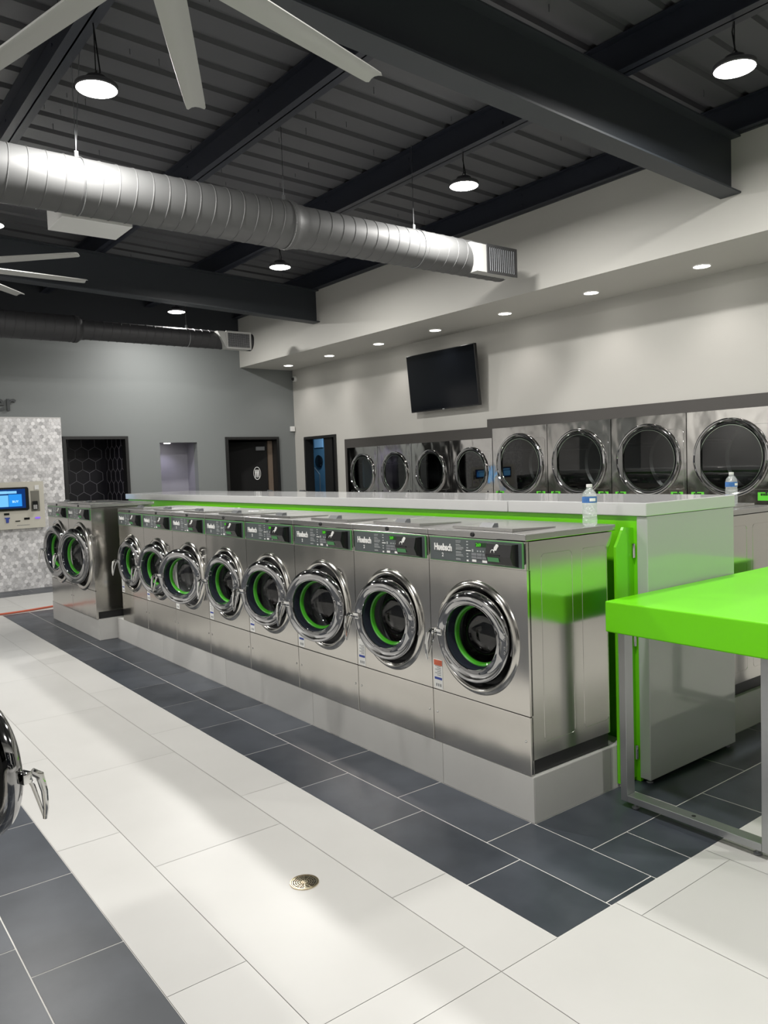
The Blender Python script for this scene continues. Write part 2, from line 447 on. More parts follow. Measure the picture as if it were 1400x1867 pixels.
for k, yg in enumerate((1.15, 7.52)):
    bm = B()
    def zz(x, o): return 3.765+SL*(3.85-x)+o
    x0, x1 = -5.5, 3.848
    def slab(ya, yb, oa, ob):
        v = [bm.verts.new(p) for p in ((x0, ya, zz(x0, oa)), (x1, ya, zz(x1, oa)), (x1, yb, zz(x1, oa)), (x0, yb, zz(x0, oa)), (x0, ya, zz(x0, ob)), (x1, ya, zz(x1, ob)), (x1, yb, zz(x1, ob)), (x0, yb, zz(x0, ob)))]
        for q in ((0,3,2,1),(4,5,6,7),(0,1,5,4),(1,2,6,5),(2,3,7,6),(3,0,4,7)): bm.faces.new([v[i] for i in q])
    slab(yg-.09, yg+.09, 0, .014); slab(yg-.006, yg+.006, .014, .455); slab(yg-.09, yg+.09, .455, .467)
    o = obj('roof_girder', bm, M_girder); tag(o, glabs[k], 'beam', 'roof girders')

# ------------------------------------------------------------------ doorways in the back wall
def frame_y(name, x0, x1, h, d=.03, w_=.045):
    bm = B(); y0, y1 = YB-d, YB+.139
    box(bm, x0-.002, x0+w_, y0, y1, 0.001, h); box(bm, x1-w_, x1+.002, y0, y1, 0.001, h); box(bm, x0+w_, x1-w_, y0, y1, h-w_, h)
    return struct(name, bm, M_trimblk)
frame_y('door_1', .826, 1.818, 2.235)
# corridor behind door_1: black wallpaper with a pale hexagon line pattern
bm = B()
box(bm, .6, 1.95, 11.06, 11.12, 0, 2.6); box(bm, 1.80, 1.86, 10.145, 11.06, 0, 2.6); box(bm, .6, .66, 10.145, 11.06, 0, 2.6); box(bm, .66, 1.80, 10.145, 11.06, 2.5, 2.56)
struct('wall_hallway', bm, pmat('hall_black', (.012, .011, .018), .35))
bm = B()
Rh = .125
def hexlines(bm, P, u0, u1, v0, v1, th=.0035):
    W = Rh*math.sqrt(3); j = 0; v = v0
    while v < v1+Rh:
        i = 0; u = u0 - W + (W/2 if j % 2 else 0)
        while u < u1+W:
            c = [(u+Rh*math.cos(PI/6+PI/3*k), v+Rh*math.sin(PI/6+PI/3*k)) for k in range(6)]
            for k in (0, 1, 2):
                a, b_ = c[k], c[(k+1) % 6]
                if min(a[0], b_[0]) < u0 or max(a[0], b_[0]) > u1 or max(a[1], b_[1]) > v1 or min(a[1], b_[1]) < v0: continue
                d = Vector((b_[0]-a[0], b_[1]-a[1])).normalized(); n = Vector((-d.y, d.x))*th
                q = [(a[0]+n.x, a[1]+n.y), (b_[0]+n.x, b_[1]+n.y), (b_[0]-n.x, b_[1]-n.y), (a[0]-n.x, a[1]-n.y)]
                P(q)
            u += W
        v += Rh*1.5; j += 1
def PF(q): prism(bm, q, 'y', 11.056, 11.0598)
hexlines(bm, PF, .66, 1.80, .3, 2.48)
def PS(q): prism(bm, q, 'x', 1.796, 1.7998)
hexlines(bm, PS, 10.15, 11.05, .3, 2.48)
struct('trim_3', bm, pmat('hex_line', (.26, .25, .28), .4))
# open black door leaf in the first doorway
t = thing('door_leaf', 'black door leaf standing open at left of the hexagon papered doorway', 'door', (.89, 10.17, 0))
bm = B(); box(bm, 0, .045, 0, .80, .01, 2.15, .003); obj('panel', bm, M_trimblk, t)
bm = B(); tube(bm, [(.045, .70, 1.15), (.085, .70, 1.15), (.085, .70, 1.62), (.045, .70, 1.62)], .011); obj('pull_handle', bm, M_chrome, t)
# lit niche
bm = B()
box(bm, 2.343, 2.989, 10.42, 10.47, 0, 2.13); box(bm, 2.30, 2.343, 10.14, 10.47, 0, 2.13); box(bm, 2.989, 3.03, 10.14, 10.47, 0, 2.13); box(bm, 2.30, 3.03, 10.14, 10.47, 2.13, 2.17)
struct('wall_niche', bm, pmat('niche_paint', (.22, .215, .25), .5))
# doorway 2
frame_y('door_2', 3.506, 4.549, 2.215)
bm = B()
box(bm, 3.3, 4.80, 11.5, 11.56, 0, 2.5); box(bm, 3.3, 3.36, 10.145, 11.5, 0, 2.5); box(bm, 4.74, 4.80, 10.145, 11.5, 0, 2.5); box(bm, 3.36, 4.74, 10.145, 11.5, 2.4, 2.46)
struct('wall_restroom', bm, pmat('restroom_black', (.01, .01, .01), .5))
t = thing('restroom_door', 'black restroom door with an oval figure sign, standing in the rear doorway', 'door', (4.40, 10.165, 0), math.radians(-25))
bm = B(); box(bm, -.90, 0, 0, .045, .01, 2.14, .003); obj('panel', bm, pmat('door_black', (.006, .006, .006), .7, spec=.2), t)
bm = B()
lathe(bm, [(-.006, .078), (-.006, .086), (0, .086), (0, .078)], (0, 0, 0), 'y', 32, closed=True)
for v_ in bm.verts: v_.co.x *= .75; v_.co.z *= 1.35
for dx in (-.028, 0, .028):
    lathe(bm, [(-.006, 0), (-.006, .011), (0, .011), (0, 0)], (dx, 0, .055), 'y', 10)
    prism(bm, [(dx-.011, .04), (dx+.011, .04), (dx+.009, -.01), (dx+.007, -.075), (dx+.001, -.075), (dx, -.02), (dx-.001, -.075), (dx-.007, -.075), (dx-.009, -.01)], 'y', -.006, 0)
s = obj('figure_sign', bm, M_wht, t); s.location = (-.19, -.003, 1.575)
bm = B(); box(bm, -.20, -.04, -.05, -.002, 1.98, 2.05, .004); obj('door_closer', bm, M_gryh, t)
bm = B(); box(bm, 4.415, 4.500, 10.145, 10.19, .003, 2.15); struct('wall_lit_strip', bm, pmat('lit_strip_brown', (.16, .12, .09), .5))  # brown box paints in the light pattern on the wall beside the leaf

# office doorway in the right wall
bm = B(); x0, x1 = XR-.03, XR+.139; ya, yb, h, w_ = 8.66, 9.655, 2.19, .045
box(bm, x0, x1, ya, ya+w_, .001, h); box(bm, x0, x1, yb-w_, yb, .001, h); box(bm, x0, x1, ya+w_, yb-w_, h-w_, h)
box(bm, XR+.02, XR+.08, 8.83, 9.08, .001, h-w_)
struct('door_3', bm, M_trimblk)
bm = B()
box(bm, 6.2, 6.26, 8.1, 12.2, 0, 2.7); box(bm, 5.045, 6.2, 8.1, 8.15, 0, 2.7); box(bm, 5.045, 6.2, 12.15, 12.2, 0, 2.7); box(bm, 5.045, 6.2, 8.15, 12.15, 2.6, 2.66); box(bm, 5.045, 5.09, 10.145, 12.15, 0, 2.6)
struct('wall_office', bm, pmat('office_blue', (.10, .19, .26), .6))
t = tag(obj('wall_poster', box(B(), 6.175, 6.198, 11.05, 11.36, 2.05, 2.26, .002), pmat('poster_blue', (.38, .55, .72), .5)), 'pale blue notice board on the office wall seen through the side doorway', 'poster')
bm = B(); lathe(bm, [(0, .12), (-.03, .13), (-.05, .10), (-.05, 0)], (6.198, 11.21, 1.77), 'x', 28)
tag(obj('hose_reel', bm, M_blk, smooth=True), 'round black reel on the blue office wall seen through the side doorway', 'reel')
t = thing('hand_rail', 'thin pale handrail post inside the blue office doorway', 'handrail', (6.05, 11.0, 0))
bm = B(); tube(bm, [(0, 0, .005), (0, 0, 1.5)], .014); obj('post', bm, M_alu, t)
bm = B(); tube(bm, [(0, 0, 1.5), (0, .18, 1.64)], .014); obj('rail', bm, M_alu, t)

# ------------------------------------------------------------------ mosaic wall and kiosk
bm = B(); tl2 = tone_layer(bm)
MX0, MX1, MZ = -3.2, .802, 2.515
fb = set(bm.faces); box(bm, MX0, MX1, 9.93, 9.999, 0.0, MZ, mi=1)
r = .032; W = r*math.sqrt(3); j = 0; z = .02
while z < MZ:
    x = MX0+.02 if False else -1.2 + (W/2 if j % 2 else 0)
    while x < MX1-.004:
        if z > .01:
            rr = r*.955
            pts = [(min(MX1-.002, max(MX0, x+rr*math.cos(PI/6+PI/3*k))), min(MZ-.002, max(.002, z+rr*math.sin(PI/6+PI/3*k)))) for k in range(6)]
            ang = random.uniform(-.06, .06); ang2 = random.uniform(-.06, .06)
            vv = [bm.verts.new((px, 9.9275+(px-x)*ang+(pz-z)*ang2, pz)) for px, pz in pts]
            try:
                f = bm.faces.new(vv); f[tl2] = random.choice((.15, .3, .45, .5, .6, .7, .85, 1.0)); f.material_index = 0
            except Exception: pass
        x += W
    z += 1.5*r; j += 1
struct('wall_mosaic', bm, [M_hexm, pmat('mosaic_grout', (.52, .51, .50), .6)])

t = thing('payment_kiosk', 'beige card kiosk with a blue touch screen set in the mosaic wall', 'kiosk', (0, 9.912, 0))
bm = B(); prism(bm, rrect(-.62, .485, .90, 1.575, .015), 'y', -.05, .004)
obj('housing', bm, M_kiosk, t)
bm = B(); prism(bm, rrect(-.42, .272, 1.165, 1.50, .03), 'y', -.068, -.0505); sc_ = obj('screen', bm, M_blk, t)
bm = B(); box(bm, -.37, .225, -.071, -.0685, 1.20, 1.475); o = obj('screen_image', bm, emat('screen_navy', (.01, .05, .22), .45), sc_)
bm = B()
box(bm, -.36, -.005, -.073, -.0712, 1.225, 1.39)
o = obj('screen_tile', bm, emat('screen_light', (.18, .55, .95), .6), sc_)
bm = B(); box(bm, .0, .175, -.073, -.0712, 1.225, 1.40); o = obj('screen_tile', bm, emat('screen_mid', (.03, .30, .85), .6), sc_)
bm = B(); box(bm, -.34, -.02, -.073, -.0712, 1.41, 1.45); box(bm, -.20, .11, -.073, -.0712, 1.412, 1.448)
o = obj('screen_banner', bm, emat('screen_pale', (.25, .60, .95), .6), sc_)
text_mesh('screen_text', 'BUY', .045, emat('screen_white', (.5, .8, 1), .8), sc_, (.045, -.0735, 1.28), (PI/2, 0, 0), .0005, .0003)
bm = B()
for (a, b, c, d, e, f_) in ((.30, .42, -.0515, -.0505, 1.14, 1.44),): box(bm, a, b, c, d, e, f_)
obj('reader_recess', bm, pmat('recess_grey', (.16, .155, .13), .5), t)
bm = B(); prism(bm, rrect(.315, .385, 1.165, 1.29, .012), 'y', -.09, -.052); rd = obj('card_reader', bm, M_blk, t)
bm = B()
for i in range(3):
    for j in range(4): box(bm, .325+.018*i, .337+.018*i, -.093, -.0905, 1.175+.016*j, 1.185+.016*j)
obj('keypad', bm, M_white, rd)
bm = B(); box(bm, .36, .42, -.058, -.0505, 1.455, 1.52, .003); obj('badge', bm, M_white, t)
bm = B(); prism(bm, [(-.065, 1.07), (.005, 1.07), (.005, 1.055), (-.01, 1.05), (-.012, .995), (-.048, .995), (-.05, 1.05), (-.065, 1.055)], 'y', -.058, -.0505); obj('card_slot', bm, M_blue, t)
bm = B(); box(bm, -.07, 0, -.056, -.0505, 1.105, 1.135); box(bm, .075, .14, -.056, -.0505, 1.005, 1.018); box(bm, .195, .27, -.056, -.0505, 1.025, 1.055)
obj('slots', bm, M_blk, t)
bm = B(); prism(bm, rrect(.345, .415, 1.03, 1.055, .011), 'y', -.058, -.0505); obj('lit_logo', bm, emat('violet', (.35, .18, 1), .5), t)
bm = B()
for k in range(11): box(bm, .095+.016*k, .107+.016*k, -.052, -.0505, .945, .953)
obj('printed_line', bm, M_gry, t)

t = thing('wall_lettering', 'raised dark lettering er on the grey wall above the mosaic', 'sign', (0, 9.96, 0))
a = text_mesh('letter', 'e', .36, pmat('sign_grey', (.045, .05, .052), .35), t, (-.118, .02, 2.61), (PI/2, 0, 0), .003, .018)
a = text_mesh('letter', 'r', .36, MATS['sign_grey'], t, (.060, .02, 2.61), (PI/2, 0, 0), .003, .018)

# ------------------------------------------------------------------ red hose on the floor at the rear
bm = B(); pts = []
for k in range(30):
    x = -1.9+k*.068; pts.append((x, 7.86+.055*math.sin(k*.23)+.06*k/30+.05*(x > -.3)*(x+.3), .0125))
tube(bm, pts, .012, 8)
tag(obj('hose', bm, M_cable, smooth=True), 'orange red hose lying across the light floor at the rear left', 'hose')

# ------------------------------------------------------------------ pedestals
def pedestal(name, label, x0, x1, y0, y1, h, joints, group=None):
    bm = B(); tl3 = tone_layer(bm)
    box(bm, x0+.006, x1-.006, y0+.006, y1-.006, .001, h-.004, mi=1)
    g = .0015
    js = [y0]+joints+[y1]
    for i in range(len(js)-1):
        n0 = len(bm.faces); tn = random.uniform(.2, .8)
        for (a, b) in ((x0, x0+.006), (x1-.006, x1)):
            box(bm, a, b, js[i]+g, js[i+1]-g, .002, h-.002)
        box(bm, x0+.0061, x1-.0061, js[i]+g, js[i+1]-g, h-.004, h)
        bm.faces.ensure_lookup_table()
        for f in list(bm.faces)[n0:]: f[tl3] = tn
    n0 = len(bm.faces)
    xm = (x0+x1)/2
    for (a, b) in ((y0, y0+.006), (y1-.006, y1)):
        box(bm, x0+.0061, x0+.55-g if x1-x0 > .6 else x1-.0061, a, b, .002, h-.002)
        if x1-x0 > .6: box(bm, x0+.55+g, x1-.0061, a, b, .002, h-.002)
    bm.faces.ensure_lookup_table()
    for f in list(bm.faces)[n0:]: f[tl3] = .4
    return tag(obj(name, bm, [M_ped, M_grout]), label, 'pedestal', group)
HP = .2105
pedestal('tiled_pedestal', 'long light grey tiled plinth under the front row of washing machines', 0, .70, 0, 5.44, HP, [.607, 1.83, 3.05, 4.27])
pedestal('tiled_pedestal', 'grey tiled plinth under the two larger machines at the far left', -.174, .70, 5.46, 7.12, HP, [6.3])
pedestal('tiled_pedestal', 'grey tiled plinth under the rear row, seen beyond the green table', 1.57, 2.27, 0, 5.20, HP, [.9, 2.1, 3.3, 4.5])
pedestal('tiled_pedestal', 'grey tiled plinth under the larger machines at the far end of the rear row', 1.57, 2.44, 5.22, 7.12, HP, [6.1])

# ------------------------------------------------------------------ washing machines
def make_washer(Wd, H, R, cz, D=.57, LD=.64, name='washing_machine'):
    """local frame: front at x=0 facing -X, width along +Y from 0 to Wd, base at z=0"""
    t = thing(name, 'x', 'washing machine')
    cy = Wd/2; g = .002
    zb, zl, zp, zt = .268*H/1.085, .272*H/1.085, H-.160, H-.032
    # cabinet shell (open front) with flared upper rear edge
    bm = B()
    prof = [(.012, .07), (D, .07), (D, H-.14), (LD-.03, H-.055), (LD-.03, H-.034), (.012, H-.034)]
    for yy, rev in ((g, False), (Wd-g, True)):
        v = [bm.verts.new((p[0], yy, p[1])) for p in prof]; bm.faces.new(v[::-1] if rev else v)
    for i in (0, 1, 2, 3):
        a, b = prof[i], prof[i+1]
        bm.faces.new([bm.verts.new(q) for q in ((a[0], g, a[1]), (b[0], g, b[1]), (b[0], Wd-g, b[1]), (a[0], Wd-g, a[1]))])
    bmesh.ops.remove_doubles(bm, verts=bm.verts, dist=1e-5)
    bmesh.ops.recalc_face_normals(bm, faces=bm.faces)
    # embossed side outlines
    for (a, b) in ((.095, .308), (.378, D-.006+.0)):
        b2 = b
        for yy in (g+.0006, Wd-g-.0006):
            pts = [(p[0], yy, p[1]) for p in rrect(a, b2, .135, H-.095, .022, 4)]
            tube(bm, pts, .0020, 6, closed=True)
    shell = obj('cabinet', bm, M_steel, t)
    bm = B(); box(bm, .03, D-.004, .012, Wd-.012, .002, .069); obj('base_rail', bm, M_gasket, t)
    # lower front panel
    bm = B(); box(bm, 0, .022, g, Wd-g, .001, zb, .0025)
    obj('lower_panel', bm, M_steelF, t)
    bm = B()
    for yy in (.03, Wd-.03):
        lathe(bm, [(-.004, 0), (-.003, .005), (0, .006)], (0, yy, .155), 'x', 12)
    obj('screws', bm, M_chrome, t, True)
    # front panel with round hole
    bm = B(); n = 96; Rb = R*1.16
    def rectpt(a):
        hw, z0, z1 = cy-g, zl-cz, zp-cz
        c, s = math.cos(a), math.sin(a)
        k = min([hw/abs(c) if abs(c) > 1e-9 else 1e9, (z1/s) if s > 1e-9 else (z0/s if s < -1e-9 else 1e9)])
        return (cy+c*k, cz+s*k)
    angs = sorted([2*PI*i/n for i in range(n)]+[math.atan2(zv, yv) % (2*PI) for yv in (cy-g, -(cy-g)) for zv in (zl-cz, zp-cz)])
    o1, o2, i1 = [], [], []
    for a in angs:
        p = rectpt(a)
        o1.append(bm.verts.new((0, *p))); o2.append(bm.verts.new((.022, *p)))
        i1.append(bm.verts.new((0, cy+R*1.10*math.cos(a), cz+R*1.10*math.sin(a))))
    N = len(angs)
    for i in range(N):
        j = (i+1) % N
        bm.faces.new((o1[i], o1[j], i1[j], i1[i])); bm.faces.new((o1[i], o2[i], o2[j], o1[j]))
    bmesh.ops.remove_doubles(bm, verts=bm.verts, dist=1e-5)
    bmesh.ops.recalc_face_normals(bm, faces=bm.faces)
    fp = obj('front_panel', bm, M_steelF, t)
    # bezel ring
    bm = B()
    lathe(bm, [(0.0005, R*1.22), (-.006, R*1.205), (-.015, R*1.17), (-.019, R*1.13), (-.017, R*1.10), (-.010, R*1.065), (-.006, R*1.055)], (0, cy, cz), 'x', 80)
    obj('door_bezel', bm, M_steel, t, True)
    bm = B()
    lathe(bm, [(-.006, R*1.055), (.0, R*1.04), (.044, R*1.02), (.046, R*.93), (.050, R*.86), (.052, R*.76), (.060, R*.72), (.08, R*.72)], (0, cy, cz), 'x', 64)
    obj('gasket', bm, M_gasket, t, True)
    # drum
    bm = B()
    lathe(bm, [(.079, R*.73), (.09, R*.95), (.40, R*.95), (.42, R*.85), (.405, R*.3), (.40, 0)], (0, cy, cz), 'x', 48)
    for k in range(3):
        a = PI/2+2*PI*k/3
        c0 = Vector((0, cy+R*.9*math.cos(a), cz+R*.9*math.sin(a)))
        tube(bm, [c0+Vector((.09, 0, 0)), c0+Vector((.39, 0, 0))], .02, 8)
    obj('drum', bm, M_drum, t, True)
    # lid / top
    bm = B(); box(bm, -.004, LD, .0012, Wd-.0012, H-.030, H, .003); lid = obj('top_panel', bm, M_steelTop, t)
    bm = B(); lathe(bm, [(-.006, 0), (-.006, .010), (-.003, .0115), (0, .0115)], (-.004, cy+.005, H-.015), 'x', 20); obj('lock_hole', bm, M_gasket, lid, True)
    bm = B()
    v = [(.06, H+.001), (.36, H+.001), (.36, H+.005), (.06, H+.015)]
    prism(bm, v, 'y', cy-.19, cy+.21)
    hatch = obj('soap_hatch', bm, M_steelTop, lid)
    bm = B()
    prism(bm, [(.080, H+.012), (.125, H+.012), (.123, H+.032), (.098, H+.032)], 'y', cy-.04, cy+.045)
    obj('hatch_handle', bm, M_gryh, hatch)
    # control panel
    zc0, zc1 = zp+.003, zt-.0015
    bm = B(); box(bm, -.001, .02, g, Wd-g, zp+.0005, zt, .002); cp = obj('control_panel', bm, M_steelF, t)
    bm = B(); box(bm, -.006, -.0012, .018, Wd-.018, zc0+.004, zc1-.002, .001); obj('green_border', bm, M_gline, cp)
    bmf = B(); box(bmf, -.008, -.0062, .022, Wd-.022, zc0+.008, zc1-.006)
    L = Wd-.04; zA, zB = zc1-.006, zc0+.008; Hh = zA-zB
    def u(f): return Wd-.02-L*f
    def v_(f): return zA-Hh*f
    def ub(bm, u0, u1, v0, v1, d=.0012, base=-.0082, mi=0): box(bm, base-d, base, u(u1), u(u0), v_(v1), v_(v0), mi=mi)
    text_mesh('lettering', 'Huebsch', .046, M_wht, cp, (-.0095, u(.055), v_(.56)), FRONT_ROT, .0017, .0008, sx=.80)
    text_mesh('lettering', '2', .026, M_wht, cp, (-.0095, u(.145), v_(.84)), FRONT_ROT, .0003, .0008)
    for i, (a, n_) in enumerate(((.08, .6), (.14, .55), (.24, .45), (.29, .6), (.36, .9), (.41, .9), (.46, .75), (.56, .6), (.61, .65), (.68, .8), (.73, .9), (.86, .5), (.90, .55))):
        ub(bmf, .31, .31+.095*n_, a, a+.018, mi=1)
    for i, a in enumerate((.07, .2, .34, .6, .72)): ub(bmf, .43, .448, a, a+.045, mi=1)
    for i in range(4): ub(bmf, .545+.03*i, .558+.03*i, .44, .50, mi=1)
    ub(bmf, .49, .505, .40, .52, mi=1); ub(bmf, .425, .475, .46, .50, mi=2); ub(bmf, .43, .45, .88, .95, mi=2)
    obj('panel_face', bmf, [M_panel, M_text, M_wht], cp)
    for (a, b) in ((.49, .535), (.60, .65)):
        bm = B(); ub(bm, a, b, .84, .94); obj('button', bm, M_wht, cp)
    bm = B()
    for i in range(3):
        for j in range(2):
            ub(bm, .487+.058*i, .54+.058*i, .56+.13*j, .665+.13*j, .0025)
    obj('button_pad', bm, M_gry, cp)
    bm = B(); ub(bm, .655, .70, .72, .82); obj('start_button', bm, M_sticker, cp)
    bm = B(); ub(bm, .53, .655, .10, .28, .001); dp = obj('display', bm, M_ledbg, cp)
    text_mesh('digits', '269', .022, M_led, dp, (-.0098, u(.535), v_(.265)), FRONT_ROT, .0004, .0004)
    # card reader: wedge box
    bm = B()
    ya, yb = u(.965), u(.715); z0_, z1_ = v_(.99), v_(.05)
    ps = [(-.008, z0_), (-.045, z0_+.012), (-.062, z0_+.05*1), (-.050, z1_), (-.008, z1_)]
    prism(bm, ps, 'y', ya, yb); rd = obj('card_reader', bm, M_blk, cp)
    bm = B(); box(bm, -.0640, -.045, u(.86), u(.722), v_(.52), v_(.47)); obj('card_slot', bm, M_gasket, rd)
    bm = B(); prism(bm, [(-.0555, v_(.78)), (-.0605, v_(.60)), (-.058, v_(.60)), (-.053, v_(.78))], 'y', u(.845), u(.735)); obj('reader_display', bm, M_lcd, rd)
    bm = B()
    zz = v_(.22)
    prism(bm, [(u(.80)+.006, zz-.022), (u(.80)-.004, zz-.024), (u(.84), zz+.008), (u(.84)+.002, zz+.016), (u(.82), zz+.018), (u(.80), zz+.004)], 'x', -.0565, -.052)
    pts = [(-.0575, u(.785)+.011*math.cos(q*PI/6), zz-.018+.011*math.sin(q*PI/6)) for q in range(12)]
    tube(bm, pts, .0018, 5, closed=True)
    obj('tap_icon', bm, M_wht, rd)
    # instruction sticker
    bm = B(); box(bm, -.0012, -.0002, cy+.25*Wd/.656, cy+.315*Wd/.656, zl+.004, zl+.152); st = obj('instruction_label', bm, M_wht, t)
    bm = B(); box(bm, -.0018, -.0013, cy+.255*Wd/.656, cy+.31*Wd/.656, zl+.05, zl+.062); obj('blue_band', bm, M_blue, st)
    bm = B()
    for k in range(6): box(bm, -.0018, -.0013, cy+.262*Wd/.656, cy+(.290+.015*(k % 2))*Wd/.656, zl+.072+.009*k, zl+.075+.009*k)
    for k in range(3): box(bm, -.0018, -.0013, cy+(.262+.015*k)*Wd/.656, cy+(.270+.015*k)*Wd/.656, zl+.015, zl+.03)
    obj('label_print', bm, M_gry, st)
    # ---- door, origin on the hinge
    hy = cy-R*1.04
    door = None
    def wob(tt, rr, a):
        k = .5+.5*math.sin(a); k = max(0, (k-.55)/.45)**.6 if k > .55 else 0
        s = max(0, 1-abs(rr-R*.84)/(R*.14))
        k2 = .5-.5*math.sin(a); k2 = max(0, (k2-.7)/.3)**.7 if k2 > .7 else 0
        return (tt-.024*k*s+.014*k2*s, rr)
    c = (0, R*1.04, 0); Rb_ = R; R = R*.975
    bm = B()
    lathe(bm, [(.008, R*.90), (.0, R*.965), (-.014, R*1.0), (-.030, R*1.0), (-.040, R*.98), (-.043, R*.95), (-.042, R*.91), (-.040, R*.87), (-.039, R*.82), (-.040, R*.77), (-.044, R*.735), (-.049, R*.72), (-.050, R*.71), (-.048, R*.70), (-.042, R*.695)], c, 'x', 96, fn=wob)
    for dz in (-.045, -.022, .016, .039):
        lathe(bm, [(-.047, 0), (-.046, .006), (-.041, .008), (-.036, .008)], (0, R*.17, dz), 'x', 12)
    door = obj('door', bm, M_chromeD, t, True)
    door.location = (.026, hy, cz+.008)
    bm = B(); lathe(bm, [(-.042, R*.70), (-.026, R*.67), (.010, R*.655)], c, 'x', 64); obj('window_trim', bm, M_navy, door, True)
    bm = B(); lathe(bm, [(.010, R*.655), (.014, R*.625), (.034, R*.60)], c, 'x', 64); obj('green_ring', bm, M_green, door, True)
    bm = B(); lathe(bm, [(.004, R*.90), (.022, R*.80), (.030, R*.60)], c, 'x', 64); obj('door_back', bm, M_gasket, door, True)
    bm = B(); lathe(bm, [(.028, R*.60), (.050, R*.575), (.075, R*.53), (.095, R*.44), (.105, R*.28), (.108, 0)], c, 'x', 64)
    obj('glass_bowl', bm, M_glass, door, True)
    bm = B(); box(bm, -.012, .012, -.016, .03, -.07, .07, .004); obj('hinge', bm, M_chromeD, door)
    bm = B()
    ye = R*2.04+.004
    box(bm, -.046, -.018, ye-.035, ye+.030, -.016, .016, .004)
    tube(bm, [(-.05, ye+.022, .012), (-.068, ye+.030, -.004), (-.078, ye+.033, -.05), (-.082, ye+.030, -.10), (-.080, ye+.026, -.132)], [.010, .012, .0095, .008, .006], 10)
    tube(bm, [(-.05, ye+.004, -.005), (-.060, ye+.010, -.035), (-.072, ye+.018, -.09), (-.079, ye+.025, -.128)], [.008, .006, .005, .004], 8)
    obj('handle', bm, M_chrome, door, True)
    return t, door

protoS, doorS = make_washer(.656, 1.085, .225, .580)
protoL, doorL = make_washer(.778, 1.128, .287, .60)
# red top print on the label of the nearest machine is added after copying
index_children()
def place_washer(proto, first, loc, rz, ang, label, group):
    o = proto if first else copy_tree(proto)
    if first: pass
    o.location = loc; o.rotation_euler = (0, 0, rz)
    o['label'] = label; o['group'] = group
    ch = [c for c in bpy.data.objects if c.parent == o and c.name.split('.')[0] == 'door']
    for c in ch: c.rotation_euler = (0, 0, math.radians(ang))
    return o
ordn = ['nearest stainless washing machine in the row, beside the green folding table',
        'second stainless washing machine from the green table, door slightly ajar',
        'third stainless washing machine from the green table, door swung further open',
        'fourth stainless washing machine from the green table, door ajar',
        'fifth stainless washing machine from the green table, door barely ajar',
        'sixth stainless washing machine from the green table, its door widest open',
        'seventh stainless washing machine from the green table, its door overlapped by the next one',
        'stainless washing machine at the far end of the row, beside the larger pair']
angs = [7, 11.5, 21, 15, 9.5, 26, 14, 7]
W1 = None
copies = []
for k in range(1, 8): copies.append(k)
GW = 'washing machines in the front row'
for k in range(7, -1, -1):
    o = place_washer(protoS, k == 0, (0, .011+.656*k, HP), 0, angs[k], ordn[k], GW)
    if k == 0: W1 = o
GL = 'larger washing machines at the far left'
bigs = [('larger stainless washing machine on the protruding plinth, with its side panel in view', 5.475, 15),
        ('leftmost larger stainless washing machine, partly behind its neighbour, next to the mosaic wall', 6.258, 9)]
# rear rows face +X: rotated half a turn
rear = place_washer(protoS, False, (2.27, .011+.656, HP), PI, 4, 'stainless machine of the rear row beyond the counter end, bottle on its top', 'washing machines in the rear row')
for k in range(1, 8):
    place_washer(protoS, False, (2.27, .011+.656*(k+1), HP), PI, 4, 'stainless machine of the rear row, standing behind the long white counter slab', 'washing machines behind the counter')
for k, (lb, yy) in enumerate((('larger stainless machine in the rear row beyond the counter, the nearer one', 5.275), ('larger stainless machine in the rear row beyond the counter, the farther one', 6.057))):
    place_washer(protoL, False, (2.45, yy+.778, HP), PI, 3, lb, 'larger machines in the rear row')
opp = place_washer(protoS, False, (-2.275, .47, HP), PI, 23, 'washing machine at the left edge whose open chrome door and handle enter the picture', 'washing machine across the aisle')
opp.rotation_euler = (0, 0, PI)
place_washer(protoL, False, (-.19, bigs[1][1], HP), 0, bigs[1][2], bigs[1][0], GL)
place_washer(protoL, True, (-.19, bigs[0][1], HP), 0, bigs[0][2], bigs[0][0], GL)
pedestal('tiled_pedestal', 'tiled plinth under the machine across the aisle at the left edge', -3.02, -2.325, -.20, 1.10, HP, [.5])
# red header on the nearest machine's label
lab = [c for c in bpy.data.objects if c.parent == W1 and c.name.startswith('instruction_label')][0]
bm = B(); box(bm, -.0018, -.0013, .328+.252, .328+.313, .272+.122, .272+.15); obj('red_header', bm, M_red, lab)

# ------------------------------------------------------------------ counter between the rows
t = thing('bulkhead_cabinet', 'long green and grey service bulkhead standing behind the machines under the white counter', 'cabinet', (0, 0, 0))
bm = B(); box(bm, .735, 1.54, -.10, -.040, .022, 1.329, .004); ep = obj('end_panel', bm, M_lam, t)
bm = B()
for x in (.77, 1.50): lathe(bm, [(.0005, .016), (.006, .016), (.006, .008), (.022, .008)], (x, -.07, 0), 'z', 14)
obj('levelling_foot', bm, M_gry, ep, True)
bm = B(); box(bm, .742, .762, -.039, 7.05, .001, 1.329); obj('green_side_panel', bm, M_greenP, t)
bm = B(); box(bm, 1.49, 1.51, -.039, 7.05, .001, 1.329); obj('green_side_panel', bm, M_greenP, t)
bm = B(); box(bm, .762, 1.49, 7.03, 7.05, .001, 1.329); obj('rear_end_panel', bm, M_lam, t)
bm = B(); prism(bm, [(.602, .02), (.741, .02), (.741, 1.272), (.665, 1.280), (.602, 1.187)], 'y', -.016, -.002); gp = obj('green_access_door', bm, M_greenP, t)
